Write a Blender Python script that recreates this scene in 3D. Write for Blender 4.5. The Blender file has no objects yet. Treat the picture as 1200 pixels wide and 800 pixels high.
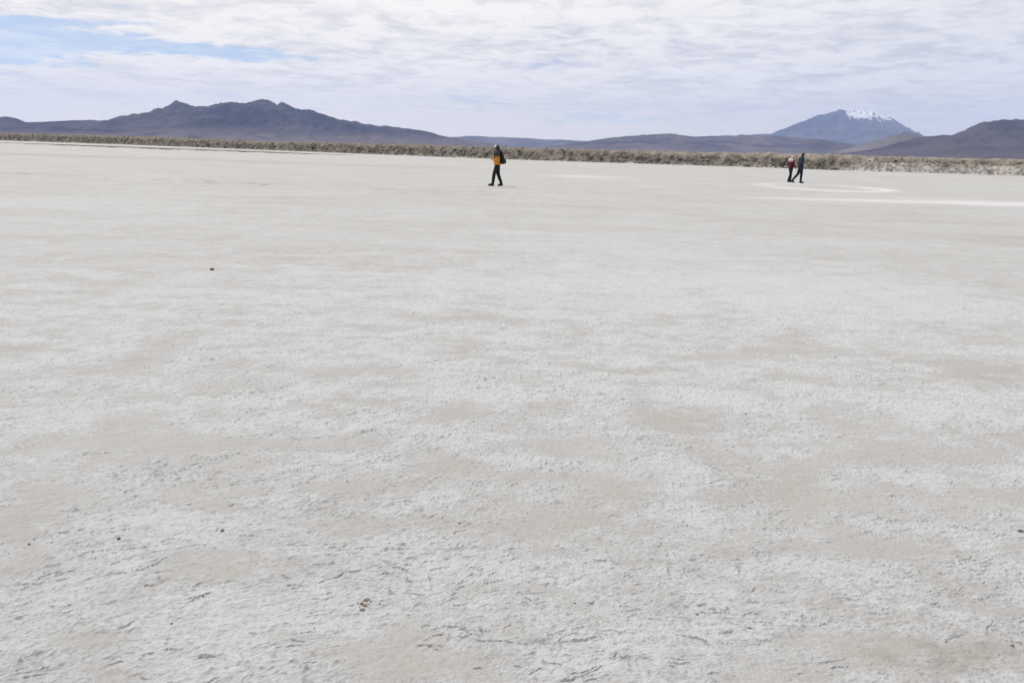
import bpy, bmesh, math, random
import numpy as np
from mathutils import Vector, Matrix

# ------------------------------------------------------------------ camera, sky, sun, exposure
SC = bpy.context.scene
COL = SC.collection
CAM_H = 1.55
FPX = 933.0                                  # focal length in photo pixels (28 mm on 36 mm)
ROLL = math.atan(0.0255)
PITCH = math.atan(225.0 / FPX)
F_ = Vector((0, math.cos(PITCH), -math.sin(PITCH)))
R0 = Vector((1, 0, 0)); U0 = Vector((0, math.sin(PITCH), math.cos(PITCH)))
R_ = math.cos(ROLL) * R0 + math.sin(ROLL) * U0
U_ = math.cos(ROLL) * U0 - math.sin(ROLL) * R0

cam_data = bpy.data.cameras.new('camera')
cam_data.sensor_width = 36.0
cam_data.lens = FPX / 1200.0 * 36.0
cam_data.clip_start = 0.05
cam_data.clip_end = 200000.0
cam = bpy.data.objects.new('camera', cam_data)
COL.objects.link(cam)
rot = Matrix((R_, U_, -F_)).transposed()
cam.matrix_world = Matrix.Translation((0, 0, CAM_H)) @ rot.to_4x4()
SC.camera = cam

SUN_EL = math.radians(55.0)
SUN_AZ = math.radians(-48.0)                 # measured from +Y (view direction) towards +X
SUN_DIR = Vector((math.sin(SUN_AZ) * math.cos(SUN_EL), math.cos(SUN_AZ) * math.cos(SUN_EL), math.sin(SUN_EL)))
sun_data = bpy.data.lights.new('sun', 'SUN')
sun_data.energy = 2.5
sun_data.angle = math.radians(0.9)
sun_data.color = (1.0, 0.97, 0.925)
sun = bpy.data.objects.new('sun', sun_data)
COL.objects.link(sun)
sun.rotation_euler = (-SUN_DIR).to_track_quat('-Z', 'Y').to_euler()

SC.view_settings.view_transform = 'Standard'
SC.view_settings.look = 'None'
SC.view_settings.gamma = 1.0
SC.view_settings.exposure = 0.0
SC.view_settings.use_curve_mapping = False
SC.cycles.use_denoising = True
SC.cycles.volume_bounces = 1
SC.cycles.max_bounces = 8


CLOUD_CURVE = 0.09


def ray(px, py):
    return F_ * FPX + R_ * (px - 600.0) - U_ * (py - 400.0)


class NT:
    """Small helper for wiring node trees."""
    def __init__(self, tree):
        self.t = tree
        self.t.nodes.clear()

    def n(self, kind, **kw):
        nd = self.t.nodes.new(kind)
        for k, v in kw.items():
            setattr(nd, k, v)
        return nd

    def l(self, a, b):
        self.t.links.new(a, b)

    def put(self, v, sock):
        if hasattr(v, 'links'):
            self.l(v, sock)
        else:
            sock.default_value = v

    def math(self, op, a, b=0.0, c=0.0, clamp=False):
        nd = self.n('ShaderNodeMath', operation=op, use_clamp=clamp)
        for i, v in enumerate((a, b, c)):
            self.put(v, nd.inputs[i])
        return nd.outputs[0]

    def ramp(self, fac, a, b, lo=0.0, hi=1.0):
        nd = self.n('ShaderNodeMapRange', interpolation_type='SMOOTHSTEP')
        self.put(fac, nd.inputs[0])
        for i, v in enumerate((a, b, lo, hi)):
            nd.inputs[i + 1].default_value = v
        return nd.outputs[0]

    def mix(self, fac, a, b, blend='MIX'):
        nd = self.n('ShaderNodeMix', data_type='RGBA', blend_type=blend)
        self.put(fac, nd.inputs[0])
        for v, s in ((a, nd.inputs[6]), (b, nd.inputs[7])):
            if isinstance(v, tuple) and len(v) == 3:
                v = v + (1.0,)
            self.put(v, s)
        return nd.outputs[2]

    def noise(self, vec, scale, detail=4.0, rough=0.5, dist=0.0, ntype='FBM'):
        nd = self.n('ShaderNodeTexNoise')
        nd.noise_type = ntype
        self.put(vec, nd.inputs['Vector'])
        nd.inputs['Scale'].default_value = scale
        nd.inputs['Detail'].default_value = detail
        nd.inputs['Roughness'].default_value = rough
        nd.inputs['Distortion'].default_value = dist
        return nd.outputs[0]


def build_world():
    w = bpy.data.worlds.new('World')
    SC.world = w
    w.use_nodes = True
    k = NT(w.node_tree)
    out = k.n('ShaderNodeOutputWorld')
    bg = k.n('ShaderNodeBackground')
    bg.inputs['Strength'].default_value = 0.1
    k.l(bg.outputs[0], out.inputs[0])
    sky = k.n('ShaderNodeTexSky', sky_type='NISHITA')
    sky.sun_disc = False
    sky.sun_elevation = SUN_EL
    sky.sun_rotation = SUN_AZ
    sky.altitude = 3800.0
    sky.dust_density = 1.0
    tc = k.n('ShaderNodeTexCoord')
    sep = k.n('ShaderNodeSeparateXYZ')
    k.l(tc.outputs['Generated'], sep.inputs[0])
    z = k.math('MAXIMUM', sep.outputs[2], 0.0)
    den = k.math('ADD', z, CLOUD_CURVE)
    px = k.math('DIVIDE', sep.outputs[0], den)
    py = k.math('DIVIDE', sep.outputs[1], den)
    comb = k.n('ShaderNodeCombineXYZ')
    k.l(px, comb.inputs[0]); k.l(py, comb.inputs[1])
    P = comb.outputs[0]
    # cloud deck: broken altocumulus with blue gaps
    mp = k.n('ShaderNodeMapping')
    mp.inputs['Location'].default_value = (3.3, 1.7, 0.0)
    mp.inputs['Scale'].default_value = (1.05, 1.0, 1.0)
    mp.inputs['Rotation'].default_value = (0, 0, math.radians(-9))
    k.l(P, mp.inputs[0])
    big = k.noise(mp.outputs[0], 0.55, 3.0, 0.5)
    mid = k.noise(mp.outputs[0], 1.7, 6.0, 0.60, 0.7)
    fin = k.noise(mp.outputs[0], 5.5, 5.0, 0.60, 0.6)
    dens = k.math('ADD', k.math('MULTIPLY', big, 0.22), k.math('MULTIPLY', mid, 0.56))
    dens = k.math('ADD', dens, k.math('MULTIPLY', fin, 0.34))
    # the breaks in the deck over the left hills
    g = 0.0
    for (qx, qy, rx, ry, amt) in ((25, 26, 55, 6, 1.0), (80, 49, 120, 10, 1.0), (150, 27, 45, 4, .6), (290, 67, 80, 7, .9), (10, 66, 70, 14, .7),
                                  (-90, 40, 90, 20, .8), (560, 117, 40, 7, .7), (715, 139, 80, 7, .75), (200, 57, 70, 6, .6)):
        d = ray(qx, qy).normalized()
        dn = d.z + CLOUD_CURVE
        sx = rx / FPX / dn; sy = ry / FPX * d.y / dn ** 2
        a = k.math('DIVIDE', k.math('SUBTRACT', px, d.x / dn), sx)
        b = k.math('DIVIDE', k.math('SUBTRACT', py, d.y / dn), sy)
        r2 = k.math('ADD', k.math('MULTIPLY', a, a), k.math('MULTIPLY', b, b))
        g = k.math('ADD', g, k.math('MULTIPLY', k.math('EXPONENT', k.math('MULTIPLY', r2, -1.0)), amt))
    g = k.math('MINIMUM', g, 1.0)
    dens = k.math('ADD', k.math('SUBTRACT', dens, k.math('MULTIPLY', g, 0.25)), 0.125)
    cover = k.ramp(dens, 0.40, 0.62)
    cover = k.math('MAXIMUM', cover, k.ramp(mid, 0.25, 0.75, 0.25, 0.60))       # a veil of thin cirrus
    milk = k.ramp(sep.outputs[2], 0.0, 0.10, 1.0, 0.0)                            # milky air near the horizon
    cover = k.math('MAXIMUM', cover, k.math('MULTIPLY', milk, 0.93), clamp=True)
    tone = k.math('ADD', k.math('MULTIPLY', mid, 0.55), k.math('MULTIPLY', fin, 0.45))
    shade = k.ramp(tone, 0.38, 0.58)
    white = k.mix(shade, (7.5, 7.5, 7.75), (9.9, 9.75, 9.55))
    white = k.mix(milk, white, (10.7, 10.0, 8.5))
    dot = k.n('ShaderNodeVectorMath', operation='DOT_PRODUCT')
    k.l(tc.outputs['Generated'], dot.inputs[0])
    dot.inputs[1].default_value = tuple(SUN_DIR)
    sunny = k.ramp(dot.outputs['Value'], 0.05, 0.62)
    tint = k.mix(sunny, (0.84, 0.86, 0.90), (1.13, 1.09, 1.02))
    cloud = k.mix(1.0, white, tint, 'MULTIPLY')
    base = k.mix(1.0, sky.outputs[0], (1.15, 1.15, 1.15), 'MULTIPLY')
    final = k.mix(cover, base, cloud)
    k.l(final, bg.inputs['Color'])


build_world()


# ------------------------------------------------------------------ helpers
def ground(px, py):
    d = ray(px, py)
    t = -CAM_H / d.z
    return (d.x * t, d.y * t)


def height_at(px, py, D):
    """World x and z of pixel (px, py) on the vertical plane y = D."""
    d = ray(px, py)
    t = D / d.y
    return d.x * t, CAM_H + d.z * t


def tag(o, label, cat, group=None):
    o['label'] = label
    o['category'] = cat
    if group:
        o['group'] = group
    return o


def struct(o):
    o['kind'] = 'structure'
    return o


def link(name, mesh, mats=None, parent=None):
    o = bpy.data.objects.new(name, mesh)
    COL.objects.link(o)
    if mats:
        mesh.materials.append(mats)
    if parent:
        o.parent = parent
    return o


def grid_mesh(name, P, closed=False, smooth=True):
    """P: (rows, cols, 3) array -> quad mesh."""
    r, c, _ = P.shape
    me = bpy.data.meshes.new(name)
    idx = np.arange(r * c).reshape(r, c)
    if closed:
        idx = np.concatenate([idx, idx[:, :1]], axis=1)
    q = np.stack([idx[:-1, :-1], idx[:-1, 1:], idx[1:, 1:], idx[1:, :-1]], axis=-1).reshape(-1, 4)
    me.vertices.add(r * c)
    me.vertices.foreach_set('co', P.astype(np.float32).reshape(-1))
    me.loops.add(q.size)
    me.loops.foreach_set('vertex_index', q.reshape(-1).astype(np.int32))
    me.polygons.add(len(q))
    me.polygons.foreach_set('loop_start', np.arange(0, q.size, 4, dtype=np.int32))
    me.polygons.foreach_set('use_smooth', np.full(len(q), smooth))
    me.update(calc_edges=True)
    return me


def set_attr(me, name, arr):
    a = me.attributes.new(name, 'FLOAT', 'POINT')
    a.data.foreach_set('value', arr.astype(np.float32).reshape(-1))


_GRAD = np.stack([np.cos(np.arange(256) * (2 * math.pi / 256)), np.sin(np.arange(256) * (2 * math.pi / 256))]).astype(np.float32)


def perlin(x, y, seed=0):
    """2-D gradient noise, about -0.7..0.7"""
    x, y = np.broadcast_arrays(np.asarray(x, np.float64), np.asarray(y, np.float64))
    x0 = np.floor(x); y0 = np.floor(y)
    fx = (x - x0).astype(np.float32); fy = (y - y0).astype(np.float32)
    ix = x0.astype(np.int32).astype(np.uint32); iy = y0.astype(np.int32).astype(np.uint32)
    u = fx * fx * fx * (fx * (fx * 6 - 15) + 10)
    v = fy * fy * fy * (fy * (fy * 6 - 15) + 10)
    sd = np.uint32((seed * 1442695041) & 0xFFFFFFFF)
    hx = [ix * np.uint32(374761393) + sd, (ix + np.uint32(1)) * np.uint32(374761393) + sd]
    hy = [iy * np.uint32(668265263), (iy + np.uint32(1)) * np.uint32(668265263)]
    def g(dx, dy):
        h = hx[dx] + hy[dy]
        h = (h ^ (h >> np.uint32(13))) * np.uint32(1274126177)
        h = (h ^ (h >> np.uint32(16))) & np.uint32(255)
        return _GRAD[0][h] * (fx - dx) + _GRAD[1][h] * (fy - dy)
    a = g(0, 0); b = g(1, 0); c = g(0, 1); d = g(1, 1)
    a = a + (b - a) * u
    return a + ((c + (d - c) * u) - a) * v


def fbm(x, y, seed=0, octaves=4, gain=0.5, lac=2.03):
    s = 0.0; amp = 1.0
    for i in range(octaves):
        s = s + amp * perlin(x, y, seed + i * 17)
        x = x * lac + 13.7; y = y * lac - 7.3
        amp *= gain
    return s


def sstep(a, b, x):
    t = np.clip((x - a) / (b - a), 0, 1)
    return t * t * (3 - 2 * t)


def polydist(X, Y, pts):
    """Distance from each point to a polyline, and the position along it (0..1)."""
    best = np.full(X.shape, 1e9); along = np.zeros(X.shape)
    n = len(pts) - 1
    for i in range(n):
        ax, ay = pts[i]; bx, by = pts[i + 1]
        dx, dy = bx - ax, by - ay
        t = np.clip(((X - ax) * dx + (Y - ay) * dy) / (dx * dx + dy * dy), 0, 1)
        d = np.hypot(X - ax - t * dx, Y - ay - t * dy)
        m = d < best
        best = np.where(m, d, best)
        along = np.where(m, (i + t) / n, along)
    return best, along


def new_mat(name):
    m = bpy.data.materials.new(name)
    m.use_nodes = True
    k = NT(m.node_tree)
    out = k.n('ShaderNodeOutputMaterial')
    b = k.n('ShaderNodeBsdfPrincipled')
    k.l(b.outputs[0], out.inputs[0])
    return m, k, b


def simple_mat(name, col, rough=0.8, var=0.15, scale=14.0, bump=0.0, spec=0.3):
    m, k, b = new_mat(name)
    tc = k.n('ShaderNodeTexCoord')
    nz = k.noise(tc.outputs['Object'], scale, 5.0, 0.6)
    dark = tuple(c * (1 - var) for c in col)
    lite = tuple(min(1, c * (1 + var)) for c in col)
    k.l(k.mix(k.ramp(nz, 0.3, 0.7), dark, lite), b.inputs['Base Color'])
    b.inputs['Roughness'].default_value = rough
    b.inputs['Specular IOR Level'].default_value = spec
    if bump:
        bp = k.n('ShaderNodeBump')
        bp.inputs['Strength'].default_value = 0.6
        bp.inputs['Distance'].default_value = bump
        k.l(k.noise(tc.outputs['Object'], scale * 3, 4.0, 0.6), bp.inputs['Height'])
        k.l(bp.outputs[0], b.inputs['Normal'])
    return m


# ------------------------------------------------------------------ the salt flat
def track_pts(pix):
    return [ground(*p) for p in pix]

TRACK = track_pts([(-120, 198), (0, 203), (150, 209), (300, 216), (450, 221.5), (640, 226), (830, 229.5),
                   (930, 233), (1050, 236), (1200, 240), (1330, 244)])
STREAK = track_pts([(-60, 178), (0, 180), (220, 187), (420, 193.5), (600, 199), (760, 202)])
PATCHES = [  # photo pixel centre, radii, amount (+ white crust, - bare beige mud)
    (900, 408, 90, 7, -.8), (1150, 390, 70, 6, -.8), (1140, 430, 60, 13, -.9), (1000, 520, 240, 20, -.75),
    (700, 497, 120, 13, -.45), (520, 622, 150, 14, -.55), (830, 578, 120, 14, -.5), (250, 665, 48, 9, -.9),
    (930, 642, 110, 11, -.6), (640, 688, 40, 7, -.8), (1110, 772, 90, 22, -1.0), (950, 790, 60, 12, -.5),
    (120, 742, 70, 14, -.5), (180, 548, 130, 9, -.5), (130, 520, 140, 9, -.45), (1180, 280, 70, 5, -.6),
    (500, 366, 60, 6, -.4), (10, 628, 20, 8, -.6), (270, 300, 200, 14, -.25), (1050, 640, 60, 9, -.6),
    (340, 745, 40, 9, -.4), (620, 560, 60, 6, -.4), (1090, 590, 70, 8, -.4),
    (760, 345, 330, 34, .35), (1060, 350, 150, 26, .45), (200, 615, 150, 22, .3), (700, 455, 260, 16, .35),
    (1060, 470, 150, 16, .35), (480, 700, 120, 30, .3), (750, 700, 110, 24, .3), (90, 240, 170, 10, .25),
]


def shear(x):
    """Integral of the crust lips' turning direction (they swing round on the left)."""
    t = np.clip((1.0 - x) / 2.6, 0, 1)
    s = 2.6 * (t ** 3 - 0.5 * t ** 4)
    return 0.62 * (s + np.maximum(-1.6 - x, 0))


def salt_fields(X, Y, dr):
    """height, whiteness, darkness (mud stain) of the salt flat at X, Y; dr = sample spacing."""
    R = np.hypot(X, Y)
    def keep(wl):
        return sstep(0.45 * wl, 1.6 * wl, dr) * -1 + 1
    wx = 0.35 * perlin(X * 0.6, Y * 0.6, 91); wy = 0.35 * perlin(X * 0.6, Y * 0.6, 92)
    U = X + wx; V = Y + shear(X) + wy
    nearness = sstep(24.0, 5.0, R)
    nearer = sstep(15.0, 4.0, R)
    # --- where the crust is rough and white
    Xw = X + 0.5 * wy; Yw = Y + 0.5 * wx
    white = 0.16 * fbm(Xw * 0.22, Yw * 0.5, 1, 3) + (0.14 + 0.58 * nearer) * fbm(Xw * 1.7, Yw * 2.7, 5, 6, 0.66) * keep(0.6)
    for (cx, cy, rx, ry, amt) in PATCHES:
        gx, gy = ground(cx, cy)
        d = math.hypot(gx, gy)
        sx = rx * d / FPX; sy = ry * d * d / (FPX * CAM_H)
        e = ((X - gx + 0.3 * wy) / sx) ** 2 + ((Y - gy + 0.3 * wx) / sy) ** 2
        white = white + 0.50 * amt * np.exp(-e)
    white = white + 0.20 * nearness - 0.03
    W = sstep(-0.55, 0.55, white)
    rough = (0.18 + 0.82 * sstep(0.25, 0.8, W)) * (0.25 + 0.75 * nearness)
    # --- relief
    h = 0.020 * fbm(X * 0.5, Y * 0.5, 21, 3) + 0.010 * fbm(U * 1.7, V * 2.2, 23, 3) * keep(0.5)
    fine = fbm(U * 9, V * 15, 31, 4, 0.62) * keep(0.06)
    grit = np.abs(perlin(U * 42, V * 52, 41)) * keep(0.02)
    clump = sstep(-0.05, 0.40, fbm(U * 2.0, V * 3.6, 51, 3))
    lump = np.maximum(fbm(X * 24, Y * 26, 55, 2), 0) * keep(0.04)
    h = h + rough * (0.0062 * fine + 0.0060 * grit) + rough * clump * 0.021 * lump ** 1.3 + 0.0012 * fine
    pits = np.maximum(perlin(U * 26, V * 40, 57) - 0.12, 0) * keep(0.03)
    h = h - rough * 0.014 * pits * sstep(-0.1, 0.4, fbm(U * 1.1, V * 1.9, 59, 3))
    # --- lips of the crust: long broken scarps that face the viewer
    jag = 0.020 * perlin(U * 11, V * 11, 63) + 0.012 * perlin(U * 29, V * 29, 64) + 0.006 * perlin(U * 70, V * 70, 65)
    frag = sstep(-0.22, 0.12, fbm(U * 7, V * 9, 66, 2))
    def lips(sp, wander, seed, lo, hi, amp, wl, decay):
        """Scarps about sp metres apart: level in front, a sudden step up, a slow fall behind, a crack at the foot."""
        ph = (V + jag) / sp + wander * fbm(U * 0.42 / sp * 0.5, V * 0.42 / sp, seed, 3, 0.5)
        fr = ph - np.floor(ph)
        gate = sstep(lo, hi, fbm(U * 0.30 / sp, V * 0.42 / sp, seed + 3, 3))
        up = np.exp(-fr * sp / decay)
        crack = sstep(1 - 0.008 / sp, 1 - 0.003 / sp, fr)
        return gate * (amp * up - 0.0045 * crack) * keep(wl * 0.35)
    frag2 = sstep(-0.05, 0.22, fbm(U * 13, V * 13, 67, 2))
    h = h + (0.22 + 0.78 * sstep(0.2, 0.7, W)) * (
        lips(0.42, 1.9, 61, 0.08, 0.30, 0.0040, 0.20, 0.10) * (0.05 + 0.95 * frag) + lips(0.15, 2.2, 71, -0.02, 0.25, 0.0034, 0.09, 0.045) * (0.05 + 0.95 * frag2)
        + lips(0.055, 2.2, 81, -0.12, 0.22, 0.0030, 0.05, 0.018) * (0.2 + 0.8 * frag2))
    # --- an old vehicle track and a faint dirty streak
    d, al = polydist(X, Y + 0.5 * wx, TRACK)
    tw = 0.75 + 0.35 * perlin(X * 0.2, Y * 0.2, 7)
    on = np.exp(-(d / (tw * 1.3)) ** 2)
    dirty = 0.95 * on * sstep(-0.10, 0.35, fbm(X * 1.5, Y * 1.1, 20, 3)) * sstep(0.72, 0.30, al) * sstep(-0.45, 0.15, fbm(X * 0.35, Y * 0.7, 15, 3))
    salty = on * sstep(0.55, 0.78, al) * (0.75 + 0.6 * perlin(X * 0.4, Y * 0.8, 14))
    h = h + 0.05 * on * sstep(0.9, 0.4, al) * fbm(X * 1.2, Y * 1.2, 16, 3)
    d2, al2 = polydist(X, Y, STREAK)
    stain = 0.55 * np.exp(-(d2 / 3.2) ** 2) * sstep(1.0, 0.5, al2) * (0.6 + perlin(X * 0.1, Y * 0.2, 18))
    # --- ring of fresh salt where a vehicle turned, by the walking couple
    gx, gy = ground(962, 219.3)
    rad = np.hypot((X - gx) / 3.4, (Y - gy) / 5.2)
    an = np.arctan2(Y - gy, X - gx)
    ring = np.exp(-((rad - 0.86 + 0.10 * perlin(X * 0.5, Y * 0.5, 13)) / 0.17) ** 2)
    ring = ring * (0.78 + 0.22 * np.sin(an * 1.0 + 2.4)) * (0.8 + 0.5 * perlin(X * 0.6, Y * 0.3, 12))
    gx, gy = ground(690, 207)
    spot = np.exp(-((X - gx) / 2.6) ** 2 - ((Y - gy) / 3.0) ** 2)
    gx, gy = ground(1165, 237)
    spot = spot + np.exp(-((X - gx) / 4.5) ** 2 - ((Y - gy) / 2.0) ** 2)
    fresh = np.clip(salty * 0.9 + ring + 0.45 * spot, 0, 1)
    gx, gy = ground(1110, 776)
    mud = np.exp(-((X - gx) / 0.34) ** 2 - ((Y - gy) / 0.16) ** 2) * sstep(-0.3, 0.3, fbm(X * 6, Y * 9, 19, 3))
    gx, gy = ground(428, 709)
    crumbs = np.exp(-((X - gx) / 0.042) ** 2 - ((Y - gy) / 0.045) ** 2) * sstep(-0.15, 0.35, fbm(X * 45, Y * 45, 22, 2))
    dark = np.clip(0.8 * dirty + stain + 0.55 * mud + 0.6 * crumbs, 0, 1)
    # shallow bed of the brine channel in front of the bank, and flat far away
    h = h * (1 - 0.7 * sstep(60, 150, R))
    return h, W, dark, fresh


def build_flat():
    az_d = np.radians(np.arange(-42, 42.001, 0.078))
    az_c = np.radians(np.arange(45, 315.1, 3.0))
    az = np.concatenate([az_d, az_c])
    r1 = 1.0 / np.linspace(1 / 1.75, 1 / 420.0, 800)
    r0 = np.array([0.02, 0.3, 0.7, 1.1, 1.4])
    r2 = np.geomspace(440, 36000, 60)
    r = np.concatenate([r0, r1, r2])
    dr = np.gradient(r)
    Rg, Ag = np.meshgrid(r, az, indexing='ij')
    DR = np.repeat(dr[:, None], len(az), axis=1) * 0.7
    DR[:, len(az_d):] = np.maximum(DR[:, len(az_d):], Rg[:, len(az_d):] * 0.07)
    X = Rg * np.sin(Ag); Y = Rg * np.cos(Ag)
    h, W, dark, fresh = salt_fields(X, Y, DR)
    P = np.stack([X, Y, h], axis=-1)
    me = grid_mesh('salt_flat', P, closed=True, smooth=False)
    # the tessellation runs clockwise from above: flip so that normals point up
    me.flip_normals()
    set_attr(me, 'crust', W); set_attr(me, 'stain', dark); set_attr(me, 'fresh', fresh)
    m, k, b = new_mat('salt_crust')
    tc = k.n('ShaderNodeTexCoord')
    P_ = tc.outputs['Object']
    def attr(n):
        a = k.n('ShaderNodeAttribute'); a.attribute_name = n
        return a.outputs['Fac']
    cr = attr('crust'); st = attr('stain'); fr = attr('fresh')
    n1 = k.noise(P_, 9.0, 6.0, 0.62, 0.3)
    n2 = k.noise(P_, 46.0, 5.0, 0.65)
    n3 = k.noise(P_, 0.7, 5.0, 0.55)
    strm = k.n('ShaderNodeMapping'); strm.inputs['Scale'].default_value = (0.25, 1.0, 1.0)
    k.l(P_, strm.inputs[0])
    n4 = k.noise(strm.outputs[0], 0.35, 5.0, 0.6)
    n5 = k.noise(P_, 2.6, 6.0, 0.62, 0.4)
    st2 = k.n('ShaderNodeMapping'); st2.inputs['Scale'].default_value = (0.16, 1.0, 1.0)
    k.l(P_, st2.inputs[0])
    n6 = k.noise(st2.outputs[0], 1.6, 5.0, 0.65, 0.2)
    f = k.math('ADD', k.math('ADD', k.math('MULTIPLY', cr, 0.80), 0.10), k.math('MULTIPLY', k.math('SUBTRACT', n6, 0.5), 0.50))
    f = k.math('ADD', f, k.math('MULTIPLY', k.math('SUBTRACT', n1, 0.5), 0.95))
    f = k.math('ADD', f, k.math('MULTIPLY', k.math('SUBTRACT', n2, 0.5), 1.15))
    f = k.math('ADD', f, k.math('MULTIPLY', k.math('SUBTRACT', n5, 0.5), 0.42))
    f = k.math('ADD', f, k.math('MULTIPLY', k.math('SUBTRACT', n4, 0.5), 0.25))
    f = k.ramp(f, 0.02, 0.98)
    mudc = k.mix(k.ramp(n3, 0.3, 0.7), (0.343, 0.332, 0.314), (0.386, 0.379, 0.366))
    col = k.mix(f, mudc, (0.490, 0.498, 0.513))
    grey = k.ramp(n2, 0.28, 0.50, 0.82, 1.0)
    gm = k.n('ShaderNodeMix', data_type='RGBA', blend_type='MULTIPLY')
    gm.inputs[0].default_value = 1.0
    k.l(col, gm.inputs[6])
    gc = k.n('ShaderNodeCombineColor'); k.l(grey, gc.inputs[0]); k.l(grey, gc.inputs[1]); k.l(grey, gc.inputs[2])
    k.l(gc.outputs[0], gm.inputs[7])
    col = gm.outputs[2]
    col = k.mix(k.math('MULTIPLY', st, k.ramp(n1, 0.25, 0.65, 0.5, 1.0)), col, (0.24, 0.205, 0.17))
    col = k.mix(k.math('MULTIPLY', fr, 0.7), col, (0.68, 0.68, 0.70))
    spk = k.ramp(k.noise(P_, 110.0, 3.0, 0.6), 0.62, 0.74)
    col = k.mix(k.math('MULTIPLY', spk, k.math('MULTIPLY', f, 0.6)), col, (0.72, 0.72, 0.74))
    k.l(col, b.inputs['Base Color'])
    b.inputs['Roughness'].default_value = 0.85
    b.inputs['Specular IOR Level'].default_value = 0.2
    hb = k.math('ADD', k.math('MULTIPLY', n2, 0.6), k.math('MULTIPLY', k.noise(P_, 150.0, 4.0, 0.65), 0.35))
    hb = k.math('MULTIPLY', hb, k.math('ADD', k.math('MULTIPLY', f, 0.8), 0.2))
    bp = k.n('ShaderNodeBump')
    bp.inputs['Strength'].default_value = 1.0
    bp.inputs['Distance'].default_value = 0.012
    k.l(hb, bp.inputs['Height'])
    k.l(bp.outputs[0], b.inputs['Normal'])
    o = struct(link('ground', me, m))
    o['label'] = 'cracked white and beige salt crust of the wide dry flat'
    return o


GROUND = build_flat()


def ground_z(x, y):
    h = salt_fields(np.array([x], float), np.array([y], float), np.array([math.hypot(x, y) ** 2 * 0.0006]))[0]
    return float(h[0])


# ------------------------------------------------------------------ the brine channel before the bank
def build_water():
    far_px = [(-90, 165.7), (0, 167.2), (80, 169.5), (200, 174.0), (300, 177.5), (360, 180.0), (415, 182.0)]
    wid_px = [0.7, 0.9, 1.2, 1.9, 1.2, 0.9, 0.15]
    fx = np.linspace(-90, 415, 240)
    fy = np.interp(fx, [p[0] for p in far_px], [p[1] for p in far_px])
    wd = np.interp(fx, [p[0] for p in far_px], wid_px)
    wd = wd * (0.75 + 0.75 * perlin(fx * 0.03, fx * 0 + 0.3, 5) + 0.5 * perlin(fx * 0.11, fx * 0 + 2.3, 6))
    wd = np.maximum(wd, 0.12)
    rows = []
    for s in (0.0, 0.5, 1.0):
        rows.append([ground(x, y + s * w) + (0.030,) for x, y, w in zip(fx, fy, wd)])
    me = grid_mesh('brine', np.array(rows)[:, :, :])
    me.flip_normals()
    m, k, b = new_mat('brine_water')
    b.inputs['Base Color'].default_value = (0.055, 0.05, 0.045, 1)
    b.inputs['Roughness'].default_value = 0.06
    b.inputs['IOR'].default_value = 1.35
    tc = k.n('ShaderNodeTexCoord')
    bp = k.n('ShaderNodeBump')
    bp.inputs['Strength'].default_value = 0.03
    bp.inputs['Distance'].default_value = 0.02
    k.l(k.noise(tc.outputs['Object'], 2.0, 3.0, 0.5), bp.inputs['Height'])
    k.l(bp.outputs[0], b.inputs['Normal'])
    o = struct(link('water', me, m))
    o['label'] = 'narrow dark channel of still brine in front of the earth bank'


build_water()


# ------------------------------------------------------------------ the long earth bank
BANK_PX = [(-160, 160.0, 153.2), (-60, 162.6, 154.8), (0, 164.6, 156.3), (150, 169.6, 160.2), (300, 175.4, 166.4), (450, 181.2, 169.9),
           (600, 187.0, 174.4), (750, 191.8, 178.0), (900, 196.4, 181.0), (1000, 200.3, 182.6), (1100, 203.0, 184.8),
           (1200, 206.2, 187.0), (1320, 210.0, 190.0)]


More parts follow.
